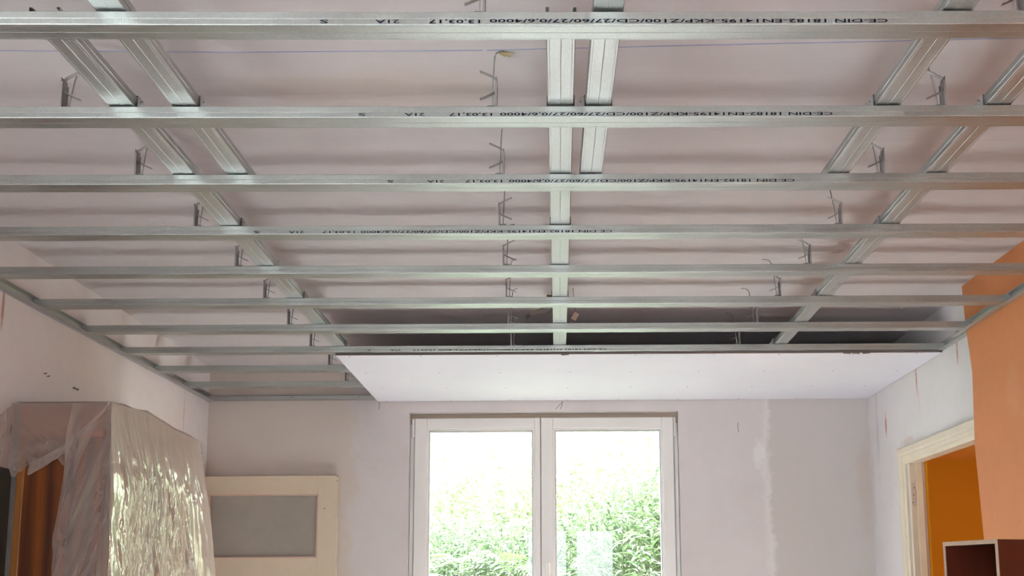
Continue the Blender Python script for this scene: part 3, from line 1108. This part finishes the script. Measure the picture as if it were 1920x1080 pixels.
# loose end hanging against the wall on the left
def loose(u, v_):
    d = v_ * (.34 - .10 * u + .05 * sin(u * 9) + .03 * noise.noise(Vector((u * 6, 1, 2))))
    x = max(XL + .008, wa - .010 - u * .010)
    return (x, WN - .02 - .10 * u - .03 * v_ * u - .012 * fold(u * .3, d, 30, 7, 40), ZT - .004 - d - .05 * u * (1 - v_) - .02 * u)


grid(loose, 14, 30)


# gathered fold running from the corner down across the near side
def gather(u, v_):
    a = Vector((wb + .010, WN - .030, ZT - .015)); b_ = Vector((wa + .07, WN - .046, ZT - .245))
    p_ = a.lerp(b_, u)
    p_.z -= .028 * sin(pi * u)
    an = v_ * 2 * pi
    r_ = .006 + .024 * u * (1 - .35 * u) + .004 * fold(u, v_, 12, 5, 50)
    return (p_.x + .2 * r_ * cos(an), p_.y - .5 * r_ * sin(an), p_.z + r_ * cos(an))


grid(gather, 46, 12)
bmesh.ops.remove_doubles(bm, verts=bm.verts, dist=.0008)
me = bpy.data.meshes.new('sheet'); bm.to_mesh(me); bm.free()
me.polygons.foreach_set('use_smooth', [True] * len(me.polygons))
sh = link_mesh('plastic_sheet', me, m_sheet)
tag(sh, 'crumpled translucent plastic dust sheet draped over the oak wardrobe', 'dust sheet')

# ------------------------------------------------------------------ unhung door leaf leaning by the back wall
dl = empty('door_leaf', (-1.59, 6.06, 0))
tag(dl, 'unhung cream door leaf with a frosted pane, leaning against the window wall', 'door')
di = Matrix.Translation(dl.location).inverted()


def dp(mb, name, m_, parent=None):
    o = mb.build(name, m_)
    o.parent = parent or dl
    if not parent: o.matrix_parent_inverse = di
    return o


dx0, dx1, dzt = -1.9625, -1.216, 2.066
px0, px1, pz0, pz1 = -1.925, -1.322, 1.612, 1.962
YD = 6.055
mb = MB()
mb.box((dx0, YD, 0), (px0, YD + .04, dzt), .0015).box((px1, YD, 0), (dx1, YD + .04, dzt), .0015)
mb.box((px0 - .001, YD, pz1), (px1 + .001, YD + .04, dzt), .0015).box((px0 - .001, YD, 1.38), (px1 + .001, YD + .04, pz0), .0015)
mb.box((px0 - .001, YD, 0), (px1 + .001, YD + .04, .22), .0015).box((px0 - .001, YD + .014, .22), (px1 + .001, YD + .028, 1.38))
dp(mb, 'frame', m_creamdoor)
gb = MB()
w = .007
gb.box((px0, YD - .0015, pz0), (px0 + w, YD + .012, pz1)).box((px1 - w, YD - .0015, pz0), (px1, YD + .012, pz1))
gb.box((px0, YD - .0016, pz1 - w), (px1, YD + .012, pz1)).box((px0, YD - .0016, pz0), (px1, YD + .012, pz0 + w))
dp(gb, 'glazing_bead', m_creamedge)
dp(MB().box((px0 + .001, YD + .014, pz0 + .001), (px1 - .001, YD + .019, pz1 - .001)), 'frosted_pane', m_frost)
dp(MB().tube([(-1.287, YD - .0006, 1.882), (-1.287, YD + .002, 1.882)], .0032, 8), 'screw_hole', m_hole)
for z in (2.062, 2.035):
    dp(MB().tube([(dx1 - .004, YD - .0006, z), (dx1 - .004, YD + .002, z)], .003, 8), 'screw_hole', m_hole)

# ------------------------------------------------------------------ open cabinet by the orange wall
cb = empty('open_cabinet', (1.291, 3.2, 0), radians(0))
tag(cb, 'dark reddish wood open cabinet with pale chipboard edges beside the orange wall', 'cabinet')
ua = Vector((-.087, .21, 0)); Wd = ua.length; ua.normalize()     # along the open front
ub = Vector((ua.y, -ua.x, 0))                                    # into the cabinet
cb.rotation_euler = (0, 0, math.atan2(ua.y, ua.x))
# local x runs along the open front, local -y goes into the cabinet
DEP, HT = .36, 1.568
th = .011
cbp = lambda mb, name, m_, parent=None: mb.build(name, m_, parent or cb)
cbp(MB().box((.001, -DEP, 0), (th, -.001, HT - th)), 'side_panel', m_mahog)
cbp(MB().box((Wd - th, -DEP, 0), (Wd, -.001, HT - th)), 'side_panel', m_mahog)
cbp(MB().box((0, -DEP, HT - th), (Wd, -.001, HT)), 'top_panel', m_mahog)
cbp(MB().box((th, -DEP, .02), (Wd - th, -DEP + .006, HT - th)), 'back_panel', m_cabdark)
for z in (.08, .52, 1.0):
    cbp(MB().box((th, -DEP + .006, z), (Wd - th, -.01, z + .014)), 'shelf', m_cabdark)
cbp(MB().box((th, -DEP + .006, HT - .105), (Wd - th, -DEP + .012, HT - .099)), 'batten', m_mahog)
mb = MB()
mb.box((0, -.0012, 0), (.0105, .0008, HT)).box((Wd - .009, -.0012, 0), (Wd, .0008, HT)).box((0, -.0012, HT - .0125), (Wd, .001, HT + .0005))
cbp(mb, 'edge_band', m_chip)

# ------------------------------------------------------------------ garden
structure(MB().box((-14, YB + .3, -.25), (1.83, 30, -.15)).build('ground', m_soil))
structure(MB().box((XR + .09, 7.71, -.25), (14, 30, -.15)).build('ground', m_soil))
structure(MB().box((-14, -12, -.25), (14, YF - .3, -.15)).build('ground', m_floor))


def leaf_mesh(nm, ln, w, droop, m_, fold_=.25):
    bm = bmesh.new()
    rows = []
    prof = [(0, .12), (.15, .6), (.35, 1), (.6, .85), (.82, .45), (1, .03)]
    for t, ww in prof:
        x = ln * t
        z = ln * (.18 * t - droop * t * t)
        h = w * ww / 2
        rows.append([bm.verts.new((x, -h, z + h * fold_ * 2)), bm.verts.new((x, 0, z)), bm.verts.new((x, h, z + h * fold_ * 2))])
    for A, B in zip(rows, rows[1:]):
        bm.faces.new((A[0], B[0], B[1], A[1])); bm.faces.new((A[1], B[1], B[2], A[2]))
    me = bpy.data.meshes.new(nm); bm.to_mesh(me); bm.free()
    me.materials.append(m_)
    me.polygons.foreach_set('use_smooth', [True] * len(me.polygons))
    return me


LEAF = [leaf_mesh('leaf', .13, .022, .55, m_leaf), leaf_mesh('leaf', .115, .021, .75, m_leaf2), leaf_mesh('leaf', .15, .025, .40, m_leaf)]
LEAFP = [leaf_mesh('leaf', .12, .021, .6, m_leaf2), leaf_mesh('leaf', .135, .022, .8, m_leaf2), leaf_mesh('leaf', .105, .020, .4, m_leaf)]


def tall_plant(x, y, h, n_, lab, grp, leaves, seed):
    r_ = random.Random(seed)
    e = empty('leafy_plant', (x, y, -.15))
    tag(e, lab, 'plant', grp)
    lx, ly = r_.uniform(-.16, .16), r_.uniform(-.14, .08)
    H = h + .15

    def at(t):
        return Vector((lx * t * t, ly * t * t, H * t))
    MB().tube([at(i / 6) for i in range(7)], [.005 - .0035 * i / 6 for i in range(7)], 5).build('stem', m_stem, e, smooth=True)
    z0 = .50
    for i in range(n_):
        t = z0 + (1 - z0) * (i + .5) / n_
        p_ = at(t)
        o = bpy.data.objects.new('leaf', leaves[i % 3])
        o.location = p_
        az = i * 2.4 + r_.uniform(-.4, .4)
        o.rotation_euler = (r_.uniform(-.4, .4), r_.uniform(-.65, .25) - .5 * max(0, t - .85), az)
        s = r_.uniform(.8, 1.25) * (1 - .5 * max(0, t - .8) / .2)
        o.scale = (s, s, s)
        o.parent = e
        COL.objects.link(o)


rp = random.Random(11)
GL, GR = 'tall stems outside the left pane', 'tall stems outside the right pane'
for i in range(16):
    y = 6.95 + rp.random() * 1.0
    f = (y / 6.17)
    x = rp.uniform(-.78, -.06) * f
    tall_plant(x, y, rp.uniform(1.74, 2.02), 34, 'tall narrow-leaved green stem in the thicket outside the left pane', GL, LEAFP if rp.random() < .5 else LEAF, i)
for i in range(20):
    y = 6.85 + rp.random() * 1.1
    f = (y / 6.17)
    x = rp.uniform(-.02, .62) * f
    h = 1.84 + .42 * min(1, max(0, (x / f) / .5)) + rp.uniform(-.12, .14)
    tall_plant(x, y, h, 38, 'tall narrow-leaved green stem in the thicket outside the right pane', GR, LEAF if rp.random() < .75 else LEAFP, 40 + i)


# ferns in front of the thicket
def fern(x, y, z, lab, seed, n_=6, size=.5, grp=None):
    r_ = random.Random(seed)
    e = empty('fern', (x, y, -.15))
    tag(e, lab, 'fern', grp)
    MB().tube([(0, 0, 0), (.01, 0, (z + .15) * .5), (0, 0, z + .15)], [.012, .010, .006], 6).build('stalk', m_bark, e, smooth=True)
    for k in range(n_):
        az = 2 * pi * k / n_ + r_.uniform(-.4, .4)
        bm = bmesh.new()
        ln = size * r_.uniform(.8, 1.2)
        N_ = 16
        pts = []
        for i in range(N_ + 1):
            t = i / N_
            pts.append(Vector((ln * t, 0, ln * (.75 * t - .95 * t * t))))
        for i in range(1, N_ + 1):
            t = i / N_
            wl_ = ln * .30 * (sin(pi * min(1, t * .9 + .12)) ** .8) * (1 - .55 * t)
            p_ = pts[i]
            for sd in (-1, 1):
                q = [bm.verts.new((p_.x - .010, sd * .001, p_.z)), bm.verts.new((p_.x + .010, sd * .001, p_.z)),
                     bm.verts.new((p_.x + .030, sd * wl_ * .6, p_.z - wl_ * .10)), bm.verts.new((p_.x + .045, sd * wl_, p_.z - wl_ * .30)), bm.verts.new((p_.x + .008, sd * wl_ * .55, p_.z - wl_ * .08))]
                bm.faces.new(q if sd > 0 else q[::-1])
            a_, b_ = pts[i - 1], pts[i]
            v4 = [bm.verts.new((a_.x, -.002, a_.z)), bm.verts.new((a_.x, .002, a_.z)), bm.verts.new((b_.x, .002, b_.z)), bm.verts.new((b_.x, -.002, b_.z))]
            bm.faces.new(v4)
        me = bpy.data.meshes.new('frond'); bm.to_mesh(me); bm.free()
        me.materials.append(m_fern if r_.random() < .92 else m_leaf2)
        o = link_mesh('frond', me, None, e, (0, 0, z + .15), (r_.uniform(-.3, .3), r_.uniform(-.3, .2), az))


fern(-.62, 6.95, 1.42, 'broad fern low in the left corner of the left pane', 1, 7, .42)
fern(-.30, 7.05, 1.52, 'pale fern arching across the middle of the left pane', 2, 7, .46)
fern(-.66, 7.5, 1.60, 'bright fern behind the left edge of the left pane', 3, 7, .42)
fern(.52, 6.9, 1.30, 'feathery fern at the lower right corner of the right pane', 4, 8, .38)
fern(.10, 6.95, 1.28, 'fern low beside the middle of the window', 5, 7, .38)


def leaf_cloud(name, n_, box, m_, size, seed, shape=None):
    """one object of countless small leaves"""
    r_ = random.Random(seed)
    vs, fs = [], []
    (xa, xb_), (ya, yb_), (za, zb_) = box
    c_ = 0
    while c_ < n_:
        p_ = Vector((r_.uniform(xa, xb_), r_.uniform(ya, yb_), r_.uniform(za, zb_)))
        if shape and not shape(p_, r_):
            continue
        c_ += 1
        az, el = r_.uniform(0, 2 * pi), r_.uniform(-.9, .3)
        d = Vector((cos(az) * cos(el), sin(az) * cos(el), sin(el)))
        s_ = d.cross(Vector((0, 0, 1))).normalized()
        ln = size * r_.uniform(.6, 1.3)
        w_ = ln * .10
        i0 = len(vs)
        vs += [p_, p_ + d * ln * .45 + s_ * w_, p_ + d * ln + Vector((0, 0, -ln * .2)), p_ + d * ln * .45 - s_ * w_]
        fs.append((i0, i0 + 1, i0 + 2, i0 + 3))
    me = bpy.data.meshes.new(name)
    me.from_pydata([tuple(v_) for v_ in vs], [], fs)
    return link_mesh(name, me, m_)


def mound(hf):
    def f(p_, r_):
        return p_.z < hf(p_.x) + .25 * noise.noise(Vector((p_.x * 1.8, p_.y * 1.5, 3))) + .10 * r_.random()
    return f


o = leaf_cloud('hedge_foliage', 20000, ((-1.6, 1.5), (8.0, 9.2), (.6, 3.0)), m_hedge, .12, 5, mound(lambda x: 1.93 + .38 * max(0, min(1, x + .1))))
tag(o, 'dense green hedge foliage filling the garden behind the tall stems', 'foliage', kind='stuff')
o = leaf_cloud('far_foliage', 24000, ((-3.0, 3.0), (11.5, 14.0), (.0, 4.2)), m_far, .22, 6, mound(lambda x: 3.15 + .12 * x))
tag(o, 'far garden foliage with overexposed paleness put into its colour', 'foliage', kind='stuff')
